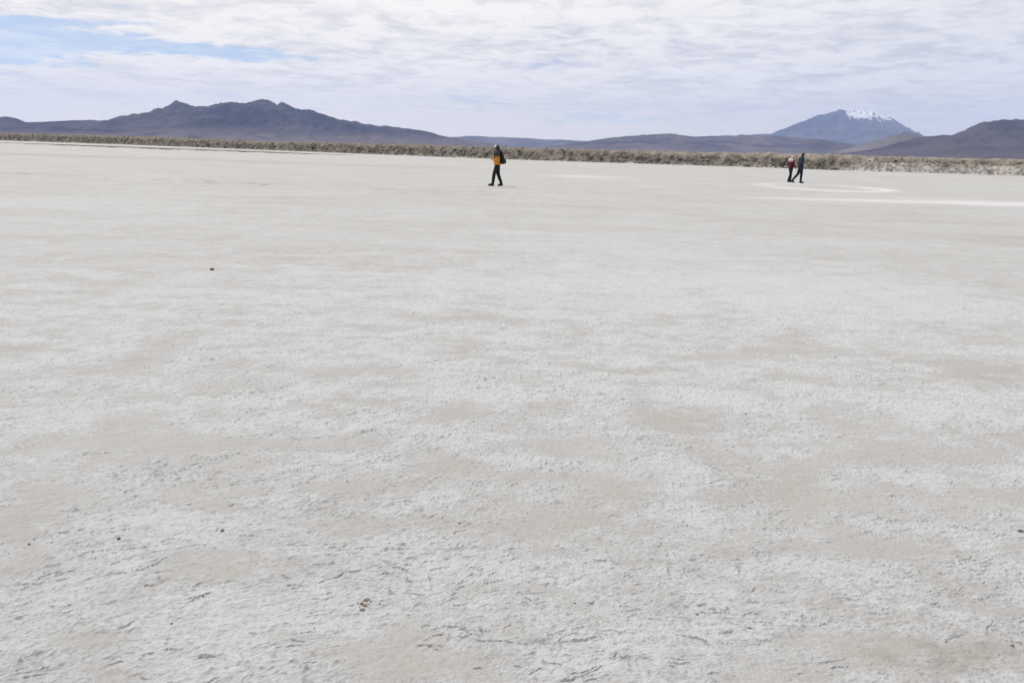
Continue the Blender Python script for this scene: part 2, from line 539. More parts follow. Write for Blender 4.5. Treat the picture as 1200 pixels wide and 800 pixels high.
def build_bank():
    base = np.array([ground(p[0], p[1]) for p in BANK_PX])
    hts = []
    for (px, yb, yt), (gx, gy) in zip(BANK_PX, base):
        hts.append(height_at(px, yt, gy + 3.0)[1])
    hts = np.array(hts)
    seg = np.hypot(*(base[1:] - base[:-1]).T)
    s = np.concatenate([[0], np.cumsum(seg)])
    L = s[-1]
    S = np.arange(0, L, 0.15)
    bx = np.interp(S, s, base[:, 0]); by = np.interp(S, s, base[:, 1])
    ker = np.ones(81) / 81
    bx = np.convolve(np.pad(bx, 40, mode='reflect', reflect_type='odd'), ker, 'valid')
    by = np.convolve(np.pad(by, 40, mode='reflect', reflect_type='odd'), ker, 'valid')
    H = np.interp(S, s, hts)
    pxl = np.interp(S, s, [p[0] for p in BANK_PX])        # where along the bank we are
    salt_end = sstep(975, 1015, pxl)                       # the salt-caked stretch on the right
    tx = np.gradient(bx); ty = np.gradient(by)
    ln = np.hypot(tx, ty); tx /= ln; ty /= ln
    nx, ny = -ty, tx                                       # away from the viewer
    T = np.concatenate([np.linspace(-0.9, 4.6, 58), np.linspace(4.9, 11, 14)])   # across the bank (m)
    dist = np.hypot(bx, by)
    Sw = np.cumsum(0.15 * np.clip((105.0 / dist) ** 0.9, 0.3, 1.1))      # bigger heaps were tipped along the far stretch
    SS, TT = np.meshgrid(S, T, indexing='ij')
    SW = np.repeat(Sw[:, None], len(T), axis=1)
    HH = H[:, None]; SE = salt_end[:, None]
    # heaps tipped side by side: each slumps diagonally
    wob = fbm(SW * 0.13, TT * 0.2, 3, 3)
    ph = SW / 2.9 + 0.35 * TT + 1.1 * wob
    heap = 0.5 + 0.5 * np.cos(2 * math.pi * ph)
    foot = 0.55 * (heap - 0.5) + 0.9 * fbm(SW * 0.35, SW * 0, 9, 3) + 0.3 * fbm(SW * 1.3, SW * 0, 10, 2)
    t = TT + foot * 0.75
    up = sstep(-0.45, 2.7, t) ** 0.92
    bench = 0.58 * sstep(-0.5, 0.75, t) + 0.06 * sstep(0.75, 2.3, t) + 0.36 * sstep(2.3, 3.3, t)
    prof = up * (1 - SE) + bench * SE
    down = 1 - sstep(5.2, 10.5, TT)
    z = HH * prof * down
    env = np.clip(prof * 1.6, 0, 1) * down
    rid = 1 - 2 * np.abs(perlin(SW * 0.6, TT * 0.8, 12))
    z = z + env * (0.46 * (heap - 0.55) * (1 - 0.6 * SE) * (1 - 0.8 * prof) + 0.22 * rid * (1 - 0.5 * SE) + 0.40 * (1 - 0.6 * SE) * fbm(SW * 1.0, TT * 1.1, 14, 4)
                   + 0.11 * np.abs(perlin(SS * 2.6, TT * 2.6, 15)) + 0.05 * np.abs(perlin(SS * 5.5, TT * 5.5, 16)))
    z = z - 0.16 * env - 0.06 * (1 - np.clip(prof * 12, 0, 1))
    X = bx[:, None] + nx[:, None] * TT; Y = by[:, None] + ny[:, None] * TT
    P = np.stack([X, Y, z], axis=-1)
    me = grid_mesh('earth_bank', P)
    rel = np.clip(z / HH, 0, 1.3)
    saltm = SE * sstep(0.85, 0.10, rel + 0.60 * fbm(SS * 0.3, TT * 0.6, 33, 4)) + \
        (1 - SE) * 0.8 * sstep(0.22, 0.06, rel) * sstep(0.0, 0.35, fbm(SS * 0.12, TT * 0.2, 34, 3))
    dry = sstep(0.55, 1.0, rel + 0.25 * fbm(SS * 0.5, TT * 0.5, 35, 3)) * (0.30 + 0.45 * sstep(500, 900, pxl)[:, None])
    dry = np.maximum(dry, 0.7 * SE * sstep(-0.3, 0.3, fbm(SS * 0.4, TT * 0.8, 36, 3)))
    set_attr(me, 'salt', saltm); set_attr(me, 'dry', dry)
    m, k, b = new_mat('bank_earth')
    tc = k.n('ShaderNodeTexCoord'); P_ = tc.outputs['Object']
    def attr(n):
        a = k.n('ShaderNodeAttribute'); a.attribute_name = n
        return a.outputs['Fac']
    n1 = k.noise(P_, 0.9, 7.0, 0.68)
    n2 = k.noise(P_, 2.6, 6.0, 0.68)
    c = k.mix(k.ramp(n1, 0.40, 0.60), (0.060, 0.054, 0.048), (0.205, 0.184, 0.160))
    c = k.mix(k.math('MULTIPLY', attr('dry'), k.ramp(n2, 0.3, 0.6, 0.35, 1.0)), c, (0.36, 0.318, 0.265))
    c = k.mix(k.ramp(n2, 0.55, 0.68, 0.0, 0.75), c, (0.36, 0.335, 0.30))  # highlights painted into the earth colour where the bump rises
    c = k.mix(k.math('MULTIPLY', attr('salt'), k.ramp(n2, 0.38, 0.60, 0.10, 1.0)), c, (0.50, 0.485, 0.46))
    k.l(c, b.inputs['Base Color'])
    b.inputs['Roughness'].default_value = 0.95
    b.inputs['Specular IOR Level'].default_value = 0.1
    bp = k.n('ShaderNodeBump'); bp.inputs['Strength'].default_value = 0.8; bp.inputs['Distance'].default_value = 0.12
    k.l(n2, bp.inputs['Height']); k.l(bp.outputs[0], b.inputs['Normal'])
    o = struct(link('earth_bank', me, m))
    o['label'] = 'long low bank of dumped brown earth edging the salt flat'
    # --- clods lying on it
    rng = np.random.default_rng(5)
    ico = bmesh.new(); bmesh.ops.create_icosphere(ico, subdivisions=1, radius=1.0)
    iv = np.array([v.co[:] for v in ico.verts]); ifc = np.array([[v.index for v in f.verts] for f in ico.faces]); ico.free()
    clod_m = simple_mat('clod_earth', (0.21, 0.188, 0.163), 0.95, 0.6, 0.9, 0.03, 0.1)
    saltb_m = simple_mat('salt_block', (0.52, 0.50, 0.47), 0.9, 0.25, 1.5, 0.03, 0.2)
    def scatter(name, n, mat, lo, hi, tlo, thi, only_salt):
        vs = []; fs = []; c0 = 0
        tries = 0
        while c0 < n and tries < n * 12:
            tries += 1
            i = int(rng.integers(20, len(S) - 20))
            if only_salt is not None and (salt_end[i] > 0.5) != only_salt:
                continue
            j = int(np.searchsorted(T, rng.uniform(tlo, thi)))
            size = lo * (hi / lo) ** (rng.random() ** 2.2)
            sc = size * np.array([1.0, rng.uniform(0.7, 1.2), rng.uniform(0.5, 0.85)])
            v = iv * (1 + 0.28 * rng.standard_normal((len(iv), 1))).clip(0.55, 1.5) * sc
            a = rng.uniform(0, 6.28); ca, sa = math.cos(a), math.sin(a)
            v = np.stack([v[:, 0] * ca - v[:, 1] * sa, v[:, 0] * sa + v[:, 1] * ca, v[:, 2]], 1)
            pz = max(P[i, j, 2], 0.0)
            v = v + np.array([P[i, j, 0], P[i, j, 1], pz + 0.15 * size])
            vs.append(v); fs.append(ifc + c0 * len(iv)); c0 += 1
        me2 = bpy.data.meshes.new(name)
        me2.from_pydata(np.concatenate(vs).tolist(), [], np.concatenate(fs).tolist())
        ob = link(name, me2, mat, o)
        ob['kind'] = 'stuff'
        return ob
    scatter('clods', 5200, clod_m, 0.07, 0.36, -0.5, 1.7, False)
    scatter('clods', 900, clod_m, 0.06, 0.20, 0.9, 2.6, True)
    scatter('salt_blocks', 150, saltb_m, 0.06, 0.24, -0.85, 0.3, True)
    scatter('salt_blocks', 260, saltb_m, 0.06, 0.24, -0.85, 0.0, False)
    return o


build_bank()


# ------------------------------------------------------------------ hills and the volcano
def hill_mat(name, c_dark, c_lite, pale, snow=False, scale=0.0012):
    m, k, b = new_mat(name)
    tc = k.n('ShaderNodeTexCoord'); P_ = tc.outputs['Object']
    n1 = k.noise(P_, scale, 7.0, 0.6)
    n2 = k.noise(P_, scale * 5, 6.0, 0.62)
    a = k.n('ShaderNodeAttribute'); a.attribute_name = 'rel'
    c = k.mix(k.ramp(n1, 0.36, 0.64), c_dark, c_lite)
    low = k.ramp(k.math('ADD', a.outputs['Fac'], k.math('MULTIPLY', k.math('SUBTRACT', n1, 0.5), 0.8)), 0.32, 0.05)
    c = k.mix(k.math('MULTIPLY', low, k.ramp(n2, 0.35, 0.65, 0.3, 0.9)), c, pale)
    c = k.mix(k.ramp(n2, 0.55, 0.75, 0.0, 0.5), c, c_lite)
    if snow:
        s = k.n('ShaderNodeAttribute'); s.attribute_name = 'snow'
        sm = k.n('ShaderNodeMapping'); sm.inputs['Scale'].default_value = (1.4, 0.8, 0.7); k.l(P_, sm.inputs[0])
        f = k.ramp(k.math('ADD', k.math('MULTIPLY', s.outputs['Fac'], 0.76), k.math('MULTIPLY', k.math('SUBTRACT', k.noise(sm.outputs[0], 0.0065, 5.0, 0.7), 0.5), 1.7)), 0.60, 0.72)
        c = k.mix(f, c, (0.82, 0.83, 0.86))
    k.l(c, b.inputs['Base Color'])
    b.inputs['Roughness'].default_value = 1.0
    b.inputs['Specular IOR Level'].default_value = 0.0
    bp = k.n('ShaderNodeBump'); bp.inputs['Strength'].default_value = 0.7; bp.inputs['Distance'].default_value = 70.0
    k.l(n2, bp.inputs['Height']); k.l(bp.outputs[0], b.inputs['Normal'])
    return m


def hill(name, label, prof, D, depth, mat, seed, gully=0.38, crag=0.03, nx=520, ny=130, wl=900.0, snow=None, power=1.35):
    pts = [height_at(p[0], p[1], D) for p in prof]
    xs = np.array([p[0] for p in pts]); zs = np.array([max(p[1], -1.0) for p in pts])
    X1 = np.linspace(xs[0], xs[-1], nx)
    ridge = np.interp(X1, xs, zs)
    ker = np.hanning(5); ker /= ker.sum()
    ridge = np.convolve(np.pad(ridge, 2, mode='edge'), ker, 'valid')
    V = np.linspace(-1, 1, ny)
    V = np.sign(V) * np.abs(V) ** 1.25
    XX, VV = np.meshgrid(X1, V, indexing='ij')
    RZ = ridge[:, None]
    YY = D + VV * depth
    hmax = zs.max()
    # spurs: the fall line wanders, gullies run down from the crest
    wob = fbm(XX / wl * 0.25, VV * 1.2, seed, 3)
    a = np.clip(np.abs(VV) * (1 + 0.35 * wob), 0, 1)
    fall = (1 - a) ** power
    # smear the crest line outwards so that flanks do not extrude straight
    spread = (0.15 + 0.85 * a)
    rid = np.abs(perlin(XX / wl + 0.8 * wob, VV * 2.2 + 0.4 * wob, seed + 5))
    rid2 = np.abs(perlin(XX / wl * 2.7, VV * 5.0 + wob, seed + 6))
    body = RZ * fall
    cut = gully * (rid * 1.3 + rid2 * 0.6) * np.sqrt(np.clip(a, 0, 1)) * (1 - a) * 2.0
    Z = body * (1 - cut.clip(0, 0.85)) + 0.10 * RZ * fall * (a > 0) * a * fbm(XX / wl * 0.5, YY / wl * 0.5, seed + 8, 4)
    Z = Z + crag * hmax * np.clip(RZ / hmax, 0, 1) * (fall ** 0.7) * fbm(XX / wl * 2.2, YY / wl * 2.2, seed + 9, 4, 0.6)
    Z = np.where(np.abs(VV) > 0.999, -3.0, Z - 0.5)
    me = grid_mesh(name, np.stack([XX, YY, Z], axis=-1))
    me.flip_normals()
    set_attr(me, 'rel', np.clip(Z / hmax, 0, 1))
    if snow is not None:
        sn = sstep(snow[0], snow[1], Z / hmax + 0.10 * fbm(XX / wl * 1.5, YY / wl * 0.6, seed + 11, 4)) * sstep(snow[2], snow[3], XX + 0 * YY)
        set_attr(me, 'snow', sn)
    o = struct(link(name, me, mat))
    o['label'] = label
    return o


BROWN = hill_mat('slate_brown_slopes', (0.014, 0.013, 0.022), (0.088, 0.073, 0.080), (0.17, 0.14, 0.13))
DUSTY = hill_mat('dusty_brown_slopes', (0.032, 0.027, 0.033), (0.135, 0.105, 0.098), (0.12, 0.098, 0.095))
TAN = hill_mat('tan_slopes', (0.085, 0.068, 0.060), (0.20, 0.16, 0.135), (0.10, 0.082, 0.075))
MESA = hill_mat('dark_tableland_slopes', (0.026, 0.022, 0.028), (0.085, 0.067, 0.066), (0.095, 0.077, 0.076))
GREYROCK = hill_mat('grey_volcanic_slopes', (0.040, 0.040, 0.048), (0.110, 0.103, 0.104), (0.10, 0.095, 0.098), snow=True)

hill('hill', 'low rounded brown hill running down beside the jagged massif',
     [(-260, 158), (-150, 148), (-80, 141), (-30, 137.5), (0, 136.8), (8, 136.3), (18, 138), (30, 143), (55, 142.5), (80, 141.2), (105, 140.3),
      (130, 142), (160, 142), (230, 150), (300, 166)], 11000, 2600, BROWN, 11, crag=0.015, wl=260)
hill('mountain', 'jagged dark slate massif with several small peaks along its crest',
     [(90, 160), (120, 150), (150, 139.5), (165, 132), (185, 129), (195, 125.5), (202, 119.8), (207, 117.6), (213, 119.6), (228, 124.5), (245, 123.4),
      (252, 120.8), (257, 121.5), (265, 118.8), (272, 118.6), (280, 119.8), (292, 119.2), (300, 117.6), (308, 115.0), (316, 117.6), (325, 122.4),
      (329, 118.0), (336, 121.8), (350, 127.8), (362, 128), (375, 132), (395, 139), (420, 142.8), (440, 146.8), (455, 147.4), (500, 153.6),
      (520, 159.5), (545, 164), (600, 171), (660, 177)], 12500, 3600, BROWN, 23, gully=0.55, crag=0.034, nx=760, ny=170, wl=250)
hill('hill', 'distant blue hills low on the horizon between massif and dusty hill',
     [(460, 172), (510, 164), (530, 160.5), (552, 159), (575, 160.2), (600, 161), (615, 161.6), (635, 163), (660, 163.8), (690, 165.5), (740, 169), (800, 180)],
     25000, 4000, DUSTY, 31, wl=520)
hill('hill', 'long dusty brown hill with a flat top left of the snowy volcano',
     [(600, 176), (650, 171), (690, 165), (720, 160.6), (760, 157.4), (785, 156.3), (800, 158.4), (815, 160), (850, 158.6), (880, 157.6), (920, 159.6),
      (960, 163), (1000, 169), (1060, 182), (1100, 188)], 15000, 3600, DUSTY, 37, wl=340)
hill('mountain', 'tall pale blue volcano with snow streaks on its summit',
     [(780, 180), (840, 163), (875, 157.8), (905, 156), (920, 150), (940, 142), (955, 136.2), (975, 131), (985, 128), (993, 127.8), (1000, 129),
      (1009, 129), (1011.5, 125.8), (1014, 128.8), (1025, 130.2), (1035, 133.5), (1045, 138), (1055, 144), (1066, 152), (1082, 161), (1120, 170), (1190, 188)],
     29000, 5200, GREYROCK, 43, gully=0.42, crag=0.026, nx=700, ny=180, wl=620,
     snow=(0.54, 0.84, height_at(983, 130, 29000)[0], height_at(992, 130, 29000)[0]))
hill('hill', 'small tan pointed hill at the foot of the snowy volcano',
     [(930, 186), (985, 177), (1020, 166), (1045, 158.6), (1056, 156), (1063, 153.6), (1070, 156), (1082, 160), (1110, 168), (1160, 186)],
     12500, 1800, TAN, 53, nx=320, wl=200)
hill('hill', 'broad brown tableland rising to a flat top right of the volcano',
     [(960, 187), (1010, 178), (1050, 168), (1080, 160), (1100, 158.4), (1106, 157), (1112, 158), (1122, 157), (1132, 153.5), (1139, 149), (1146, 145), (1154, 142.2), (1162, 141.4),
      (1176, 139.8), (1200, 139.2), (1260, 138.8), (1290, 143), (1350, 158), (1420, 180), (1460, 196)], 9500, 2600, MESA, 61, nx=600, wl=230, gully=0.4)


# ------------------------------------------------------------------ the air
def build_haze():
    bm = bmesh.new()
    bmesh.ops.create_cube(bm, size=1.0)
    me = bpy.data.meshes.new('haze')
    for v in bm.verts:
        v.co = Vector((v.co.x * 74000, v.co.y * 74000, -4.0 if v.co.z < 0 else 2050.0))
    bm.to_mesh(me); bm.free()
    m = bpy.data.materials.new('haze_air')
    m.use_nodes = True
    k = NT(m.node_tree)
    out = k.n('ShaderNodeOutputMaterial')
    pv = k.n('ShaderNodeVolumePrincipled')
    pv.inputs['Color'].default_value = (0.46, 0.60, 1.0, 1)
    pv.inputs['Density'].default_value = 2.3e-5
    k.l(pv.outputs[0], out.inputs['Volume'])
    o = link('haze', me, m)
    o['kind'] = 'stuff'
    tag(o, 'thin bluish haze in the air over the whole flat', 'haze')


build_haze()


# ------------------------------------------------------------------ people
def prim_mesh(prims):
    bm = bmesh.new()
    for p in prims:
        if p[0] == 'cap':
            _, a, ra, b, rb = p
            a = Vector(a); b = Vector(b)
            ax = (b - a)
            q = ax.to_track_quat('Z', 'Y').to_matrix().to_4x4()
            r = bmesh.ops.create_cone(bm, cap_ends=True, segments=14, radius1=ra, radius2=rb, depth=ax.length)
            bmesh.ops.transform(bm, matrix=Matrix.Translation((a + b) / 2) @ q, verts=r['verts'])
            for c, rr in ((a, ra), (b, rb)):
                r = bmesh.ops.create_uvsphere(bm, u_segments=14, v_segments=9, radius=rr)
                bmesh.ops.transform(bm, matrix=Matrix.Translation(c), verts=r['verts'])
        else:
            _, c, rad, tilt = p
            r = bmesh.ops.create_uvsphere(bm, u_segments=20, v_segments=14, radius=1.0)
            mt = Matrix.Translation(c) @ Matrix.Rotation(tilt, 4, 'Y') @ Matrix.Diagonal((*rad, 1.0))
            bmesh.ops.transform(bm, matrix=mt, verts=r['verts'])
    me = bpy.data.meshes.new('tmp')
    bm.to_mesh(me); bm.free()
    return me


def blob(name, prims, mat, parent, voxel=0.012, smooth=6):
    """A single continuous surface grown over tapered limbs."""
    o = bpy.data.objects.new('tmp', prim_mesh(prims))
    COL.objects.link(o)
    md = o.modifiers.new('r', 'REMESH'); md.mode = 'VOXEL'; md.voxel_size = voxel; md.use_smooth_shade = True
    if smooth:
        s = o.modifiers.new('s', 'SMOOTH'); s.factor = 0.5; s.iterations = smooth
    dg = bpy.context.evaluated_depsgraph_get()
    me = bpy.data.meshes.new_from_object(o.evaluated_get(dg))
    bpy.data.objects.remove(o)
    me.name = name
    me.polygons.foreach_set('use_smooth', np.full(len(me.polygons), True))
    me.materials.clear()
    return link(name, me, mat, parent)


def lerp(a, b, t):
    return tuple(a[i] + (b[i] - a[i]) * t for i in range(3))


def hand_prims(wrist, d, side, palm_n=(0, 1, 0)):
    """Palm, four fingers and a thumb beyond the wrist along direction d."""
    d = Vector(d).normalized(); n = Vector(palm_n)
    s = d.cross(n).normalized(); w = Vector(wrist)
    out = [('cap', tuple(w), 0.027, tuple(w + d * 0.05), 0.030), ('cap', tuple(w + d * 0.035 + s * 0.018), 0.017, tuple(w + d * 0.085 + s * 0.028), 0.013),
           ('cap', tuple(w + d * 0.035 - s * 0.018), 0.017, tuple(w + d * 0.085 - s * 0.026), 0.013)]
    for i, ln in enumerate((0.072, 0.082, 0.076, 0.060)):
        o = s * (0.031 - 0.0205 * i)
        a = w + d * 0.085 + o
        b = a + d * ln * 0.55 + n * side * 0.012
        c = b + d * ln * 0.38 + n * side * 0.030
        out += [('cap', tuple(a), 0.0092, tuple(b), 0.0085), ('cap', tuple(b), 0.0085, tuple(c), 0.0072)]
    a = w + d * 0.03 + s * 0.03; b = a + d * 0.035 + s * 0.028 + n * side * 0.012; c = b + d * 0.032 + s * 0.006 + n * side * 0.012
    out += [('cap', tuple(a), 0.012, tuple(b), 0.010), ('cap', tuple(b), 0.010, tuple(c), 0.0085)]
    return out


def person(name, label, foot_px, height, heading, J, mats, hood=None):
    """J: joint positions (facing +X, left = +Y, metres for a 1.72 m figure)."""
    gx, gy = ground(*foot_px)
    e = bpy.data.objects.new(name, None)
    COL.objects.link(e)
    e.location = (gx, gy, ground_z(gx, gy))
    e.rotation_euler = (0, 0, heading)
    k = height / 1.72
    e.scale = (k, k, k)
    tag(e, label, 'person')
    hd = J['head']; nk = J['neck']; ch = J['chest']; wa = J['waist']; pe = J['pelvis']
    P = []
    P += [('cap', pe, 0.125, wa, 0.115), ('cap', wa, 0.115, ch, 0.130), ('ell', lerp(wa, ch, 0.75), (0.115, 0.175, 0.20), 0.0),
          ('ell', pe, (0.115, 0.165, 0.12), 0.0), ('cap', ch, 0.08, nk, 0.055), ('cap', nk, 0.052, (hd[0] - 0.01, hd[1], hd[2] - 0.05), 0.055)]
    # head: skull, face, jaw, nose, brow, ears
    P += [('ell', hd, (0.098, 0.077, 0.115), 0.0), ('ell', (hd[0] + 0.025, hd[1], hd[2] - 0.055), (0.068, 0.058, 0.070), 0.25),
          ('cap', (hd[0] + 0.088, hd[1], hd[2] + 0.005), 0.010, (hd[0] + 0.106, hd[1], hd[2] - 0.032), 0.014),
          ('cap', (hd[0] + 0.082, hd[1] - 0.035, hd[2] + 0.02), 0.012, (hd[0] + 0.082, hd[1] + 0.035, hd[2] + 0.02), 0.012),
          ('cap', (hd[0] + 0.082, hd[1] - 0.018, hd[2] - 0.066), 0.008, (hd[0] + 0.082, hd[1] + 0.018, hd[2] - 0.066), 0.008)]
    for sgn in (-1, 1):
        P.append(('ell', (hd[0] - 0.008, hd[1] + sgn * 0.080, hd[2] - 0.012), (0.024, 0.011, 0.034), 0.0))
    legs = []; arms = []
    for sd in ('l', 'r'):
        hip, kn, an, toe = J['hip_' + sd], J['knee_' + sd], J['ankle_' + sd], J['toe_' + sd]
        P += [('cap', hip, 0.088, lerp(hip, kn, 0.5), 0.074), ('cap', lerp(hip, kn, 0.5), 0.074, kn, 0.055),
              ('cap', kn, 0.055, lerp(kn, an, 0.35), 0.055), ('cap', lerp(kn, an, 0.35), 0.055, an, 0.038), ('cap', an, 0.036, toe, 0.030)]
        sh, el, wr, hn = J['sho_' + sd], J['elb_' + sd], J['wri_' + sd], J['hand_' + sd]
        P += [('cap', (ch[0], ch[1], ch[2] + 0.03), 0.08, sh, 0.062), ('cap', sh, 0.060, el, 0.044), ('cap', el, 0.044, wr, 0.028)]
        P += hand_prims(wr, Vector(hn) - Vector(wr), -1 if sd == 'l' else 1)
    blob('body', P, mats['skin'], e, 0.0075, 3)
    # trousers
    T = [('ell', (pe[0], pe[1], pe[2]), (0.135, 0.185, 0.14), 0.0), ('cap', pe, 0.14, wa, 0.13)]
    for sd in ('l', 'r'):
        hip, kn, an = J['hip_' + sd], J['knee_' + sd], J['ankle_' + sd]
        lo = lerp(kn, an, 0.93)
        T += [('cap', hip, 0.112, lerp(hip, kn, 0.5), 0.096), ('cap', lerp(hip, kn, 0.5), 0.096, kn, 0.078), ('cap', kn, 0.078, lerp(kn, an, 0.4), 0.074),
              ('cap', lerp(kn, an, 0.4), 0.074, lo, 0.062)]
    blob('trousers', T, mats['trousers'], e, 0.014, 4)
    # jacket
    Jk = [('cap', wa, 0.150, ch, 0.152), ('ell', lerp(wa, ch, 0.75), (0.150, 0.215, 0.235), 0.0), ('ell', (pe[0], pe[1], pe[2] + 0.03), (0.165, 0.21, 0.15), 0.0),
          ('ell', lerp(pe, wa, 0.6), (0.160, 0.205, 0.2), 0.0), ('cap', ch, 0.105, (nk[0], nk[1], nk[2] - 0.01), 0.082)]
    for sd in ('l', 'r'):
        sh, el, wr = J['sho_' + sd], J['elb_' + sd], J['wri_' + sd]
        Jk += [('cap', (ch[0], ch[1], ch[2] + 0.03), 0.105, sh, 0.090), ('cap', sh, 0.088, el, 0.070), ('cap', el, 0.070, lerp(el, wr, 0.9), 0.052)]
    blob('jacket', Jk, mats['jacket'], e, 0.014, 4)
    # boots
    for sd in ('l', 'r'):
        an, toe, heel = J['ankle_' + sd], J['toe_' + sd], J['heel_' + sd]
        blob('boot', [('cap', lerp(J['knee_' + sd], an, 0.86), 0.058, an, 0.052), ('cap', heel, 0.043, lerp(heel, toe, 0.55), 0.050),
                      ('cap', lerp(heel, toe, 0.5), 0.048, toe, 0.036), ('cap', an, 0.05, heel, 0.043), ('cap', an, 0.052, toe, 0.040)], mats['boot'], e, 0.011, 3)
    return e


SKIN = simple_mat('skin', (0.36, 0.22, 0.155), 0.6, 0.1, 20)
BLACK = simple_mat('black_cloth', (0.016, 0.016, 0.018), 0.85, 0.3, 9, 0.004, 0.2)
BOOT = simple_mat('boot_leather', (0.018, 0.016, 0.015), 0.6, 0.3, 12)
ORANGE = simple_mat('orange_shell', (0.52, 0.22, 0.030), 0.7, 0.25, 5, 0.006, 0.25)
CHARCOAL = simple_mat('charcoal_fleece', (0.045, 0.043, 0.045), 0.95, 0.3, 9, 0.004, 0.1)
GREYSCARF = simple_mat('grey_scarf', (0.20, 0.19, 0.19), 0.95, 0.25, 14, 0.004, 0.1)
LITCAP = simple_mat('white_cap_highlight', (0.72, 0.72, 0.73), 0.8, 0.08, 14, 0.002, 0.2)  # white cap with the sunlit highlight on its top put into the colour
RED = simple_mat('dark_red_shell', (0.085, 0.010, 0.015), 0.75, 0.3, 5, 0.006, 0.2)
PINK = simple_mat('pale_pink_wool', (0.56, 0.44, 0.41), 0.95, 0.12, 10, 0.004, 0.1)
NAVY = simple_mat('navy_shell', (0.014, 0.021, 0.038), 0.7, 0.3, 5, 0.006, 0.25)
DENIM = simple_mat('dark_denim', (0.017, 0.022, 0.036), 0.85, 0.3, 9, 0.004, 0.15)
HAIR = simple_mat('black_hair', (0.012, 0.011, 0.011), 0.6, 0.3, 30)
STEEL = simple_mat('slate_blue_cloth', (0.05, 0.065, 0.088), 0.8, 0.25, 6, 0.004, 0.2)


def std_pose():
    return dict(pelvis=(0, 0, 0.93), waist=(0.0, 0, 1.10), chest=(0.01, 0, 1.33), neck=(0.02, 0, 1.46), head=(0.045, 0, 1.60),
                sho_l=(0.0, 0.185, 1.385), sho_r=(0.0, -0.185, 1.385))


# --- the lone walker in orange (walks towards -X)
J = std_pose()
J.update(hip_l=(0.0, 0.09, 0.90), knee_l=(0.14, 0.09, 0.50), ankle_l=(0.19, 0.09, 0.095), heel_l=(0.16, 0.09, 0.045), toe_l=(0.36, 0.10, 0.045),
         hip_r=(0.0, -0.09, 0.90), knee_r=(-0.04, -0.09, 0.49), ankle_r=(-0.19, -0.09, 0.105), heel_r=(-0.22, -0.09, 0.06), toe_r=(-0.05, -0.10, 0.036),
         elb_l=(-0.03, 0.235, 1.10), wri_l=(0.19, 0.175, 1.13), hand_l=(0.30, 0.11, 1.17),
         elb_r=(-0.02, -0.235, 1.10), wri_r=(0.20, -0.16, 1.15), hand_r=(0.30, -0.09, 1.19))
for kk in ('chest', 'neck', 'head', 'sho_l', 'sho_r'):
    J[kk] = (J[kk][0] + 0.015, J[kk][1], J[kk][2])
M = dict(skin=SKIN, trousers=BLACK, jacket=ORANGE, boot=BOOT)
p1 = person('person', 'person in mustard orange jacket and black trousers walking alone with a backpack', (582.5, 218.1), 1.68, math.pi, J, M)
hd = J['head']
blob('scarf', [('cap', (0.03, 0, 1.43), 0.105, (0.035, 0, 1.50), 0.088), ('ell', (0.075, 0, 1.44), (0.085, 0.10, 0.085), 0.2)], GREYSCARF, p1, 0.011)
blob('hood', [('ell', (-0.07, 0, 1.46), (0.115, 0.16, 0.125), 0.4), ('ell', (hd[0] - 0.035, 0, hd[2] + 0.005), (0.11, 0.102, 0.145), 0.0)], CHARCOAL, p1, 0.011)
blob('strap_shade', [('cap', (0.012, -0.185, 1.375), 0.108, (0.012, 0.185, 1.375), 0.108), ('cap', (0.012, 0.19, 1.37), 0.108, (0.0, 0.205, 1.32), 0.098),  # dark shell standing for pack strap and shadow across the jacket shoulders
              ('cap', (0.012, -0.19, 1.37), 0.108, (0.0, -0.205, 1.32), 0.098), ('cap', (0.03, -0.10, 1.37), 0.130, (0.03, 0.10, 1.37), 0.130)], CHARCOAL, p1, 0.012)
cap_ = blob('cap', [('ell', (hd[0] + 0.022, 0, hd[2] + 0.076), (0.080, 0.078, 0.060), 0.15)], LITCAP, p1, 0.009)
blob('brim', [('ell', (hd[0] + 0.115, 0, hd[2] + 0.035), (0.065, 0.075, 0.013), 0.12)], CHARCOAL, cap_, 0.007, 2)

bp = bpy.data.objects.new('backpack', None)
COL.objects.link(bp)
bp.location = p1.location; bp.rotation_euler = p1.rotation_euler; bp.scale = p1.scale
tag(bp, 'black backpack worn over the orange jacket', 'backpack')
blob('pack', [('cap', (-0.20, -0.08, 1.06), 0.105, (-0.17, -0.08, 1.36), 0.085), ('cap', (-0.20, 0.08, 1.06), 0.105, (-0.17, 0.08, 1.36), 0.085),
              ('ell', (-0.215, 0, 1.08), (0.12, 0.185, 0.15), 0.0)], BLACK, bp, 0.013, 5)
blob('pocket', [('ell', (-0.315, 0, 1.06), (0.065, 0.13, 0.11), 0.1)], CHARCOAL, bp, 0.012, 3)
for sgn in (-1, 1):
    blob('strap', [('cap', (-0.13, sgn * 0.10, 1.44), 0.022, (0.02, sgn * 0.115, 1.495), 0.022), ('cap', (0.02, sgn * 0.115, 1.495), 0.022, (0.16, sgn * 0.125, 1.36), 0.022),
                   ('cap', (0.16, sgn * 0.125, 1.36), 0.022, (0.12, sgn * 0.17, 1.13), 0.02), ('cap', (0.12, sgn * 0.17, 1.13), 0.02, (-0.12, sgn * 0.19, 1.03), 0.02)],
         BLACK, bp, 0.010, 2)

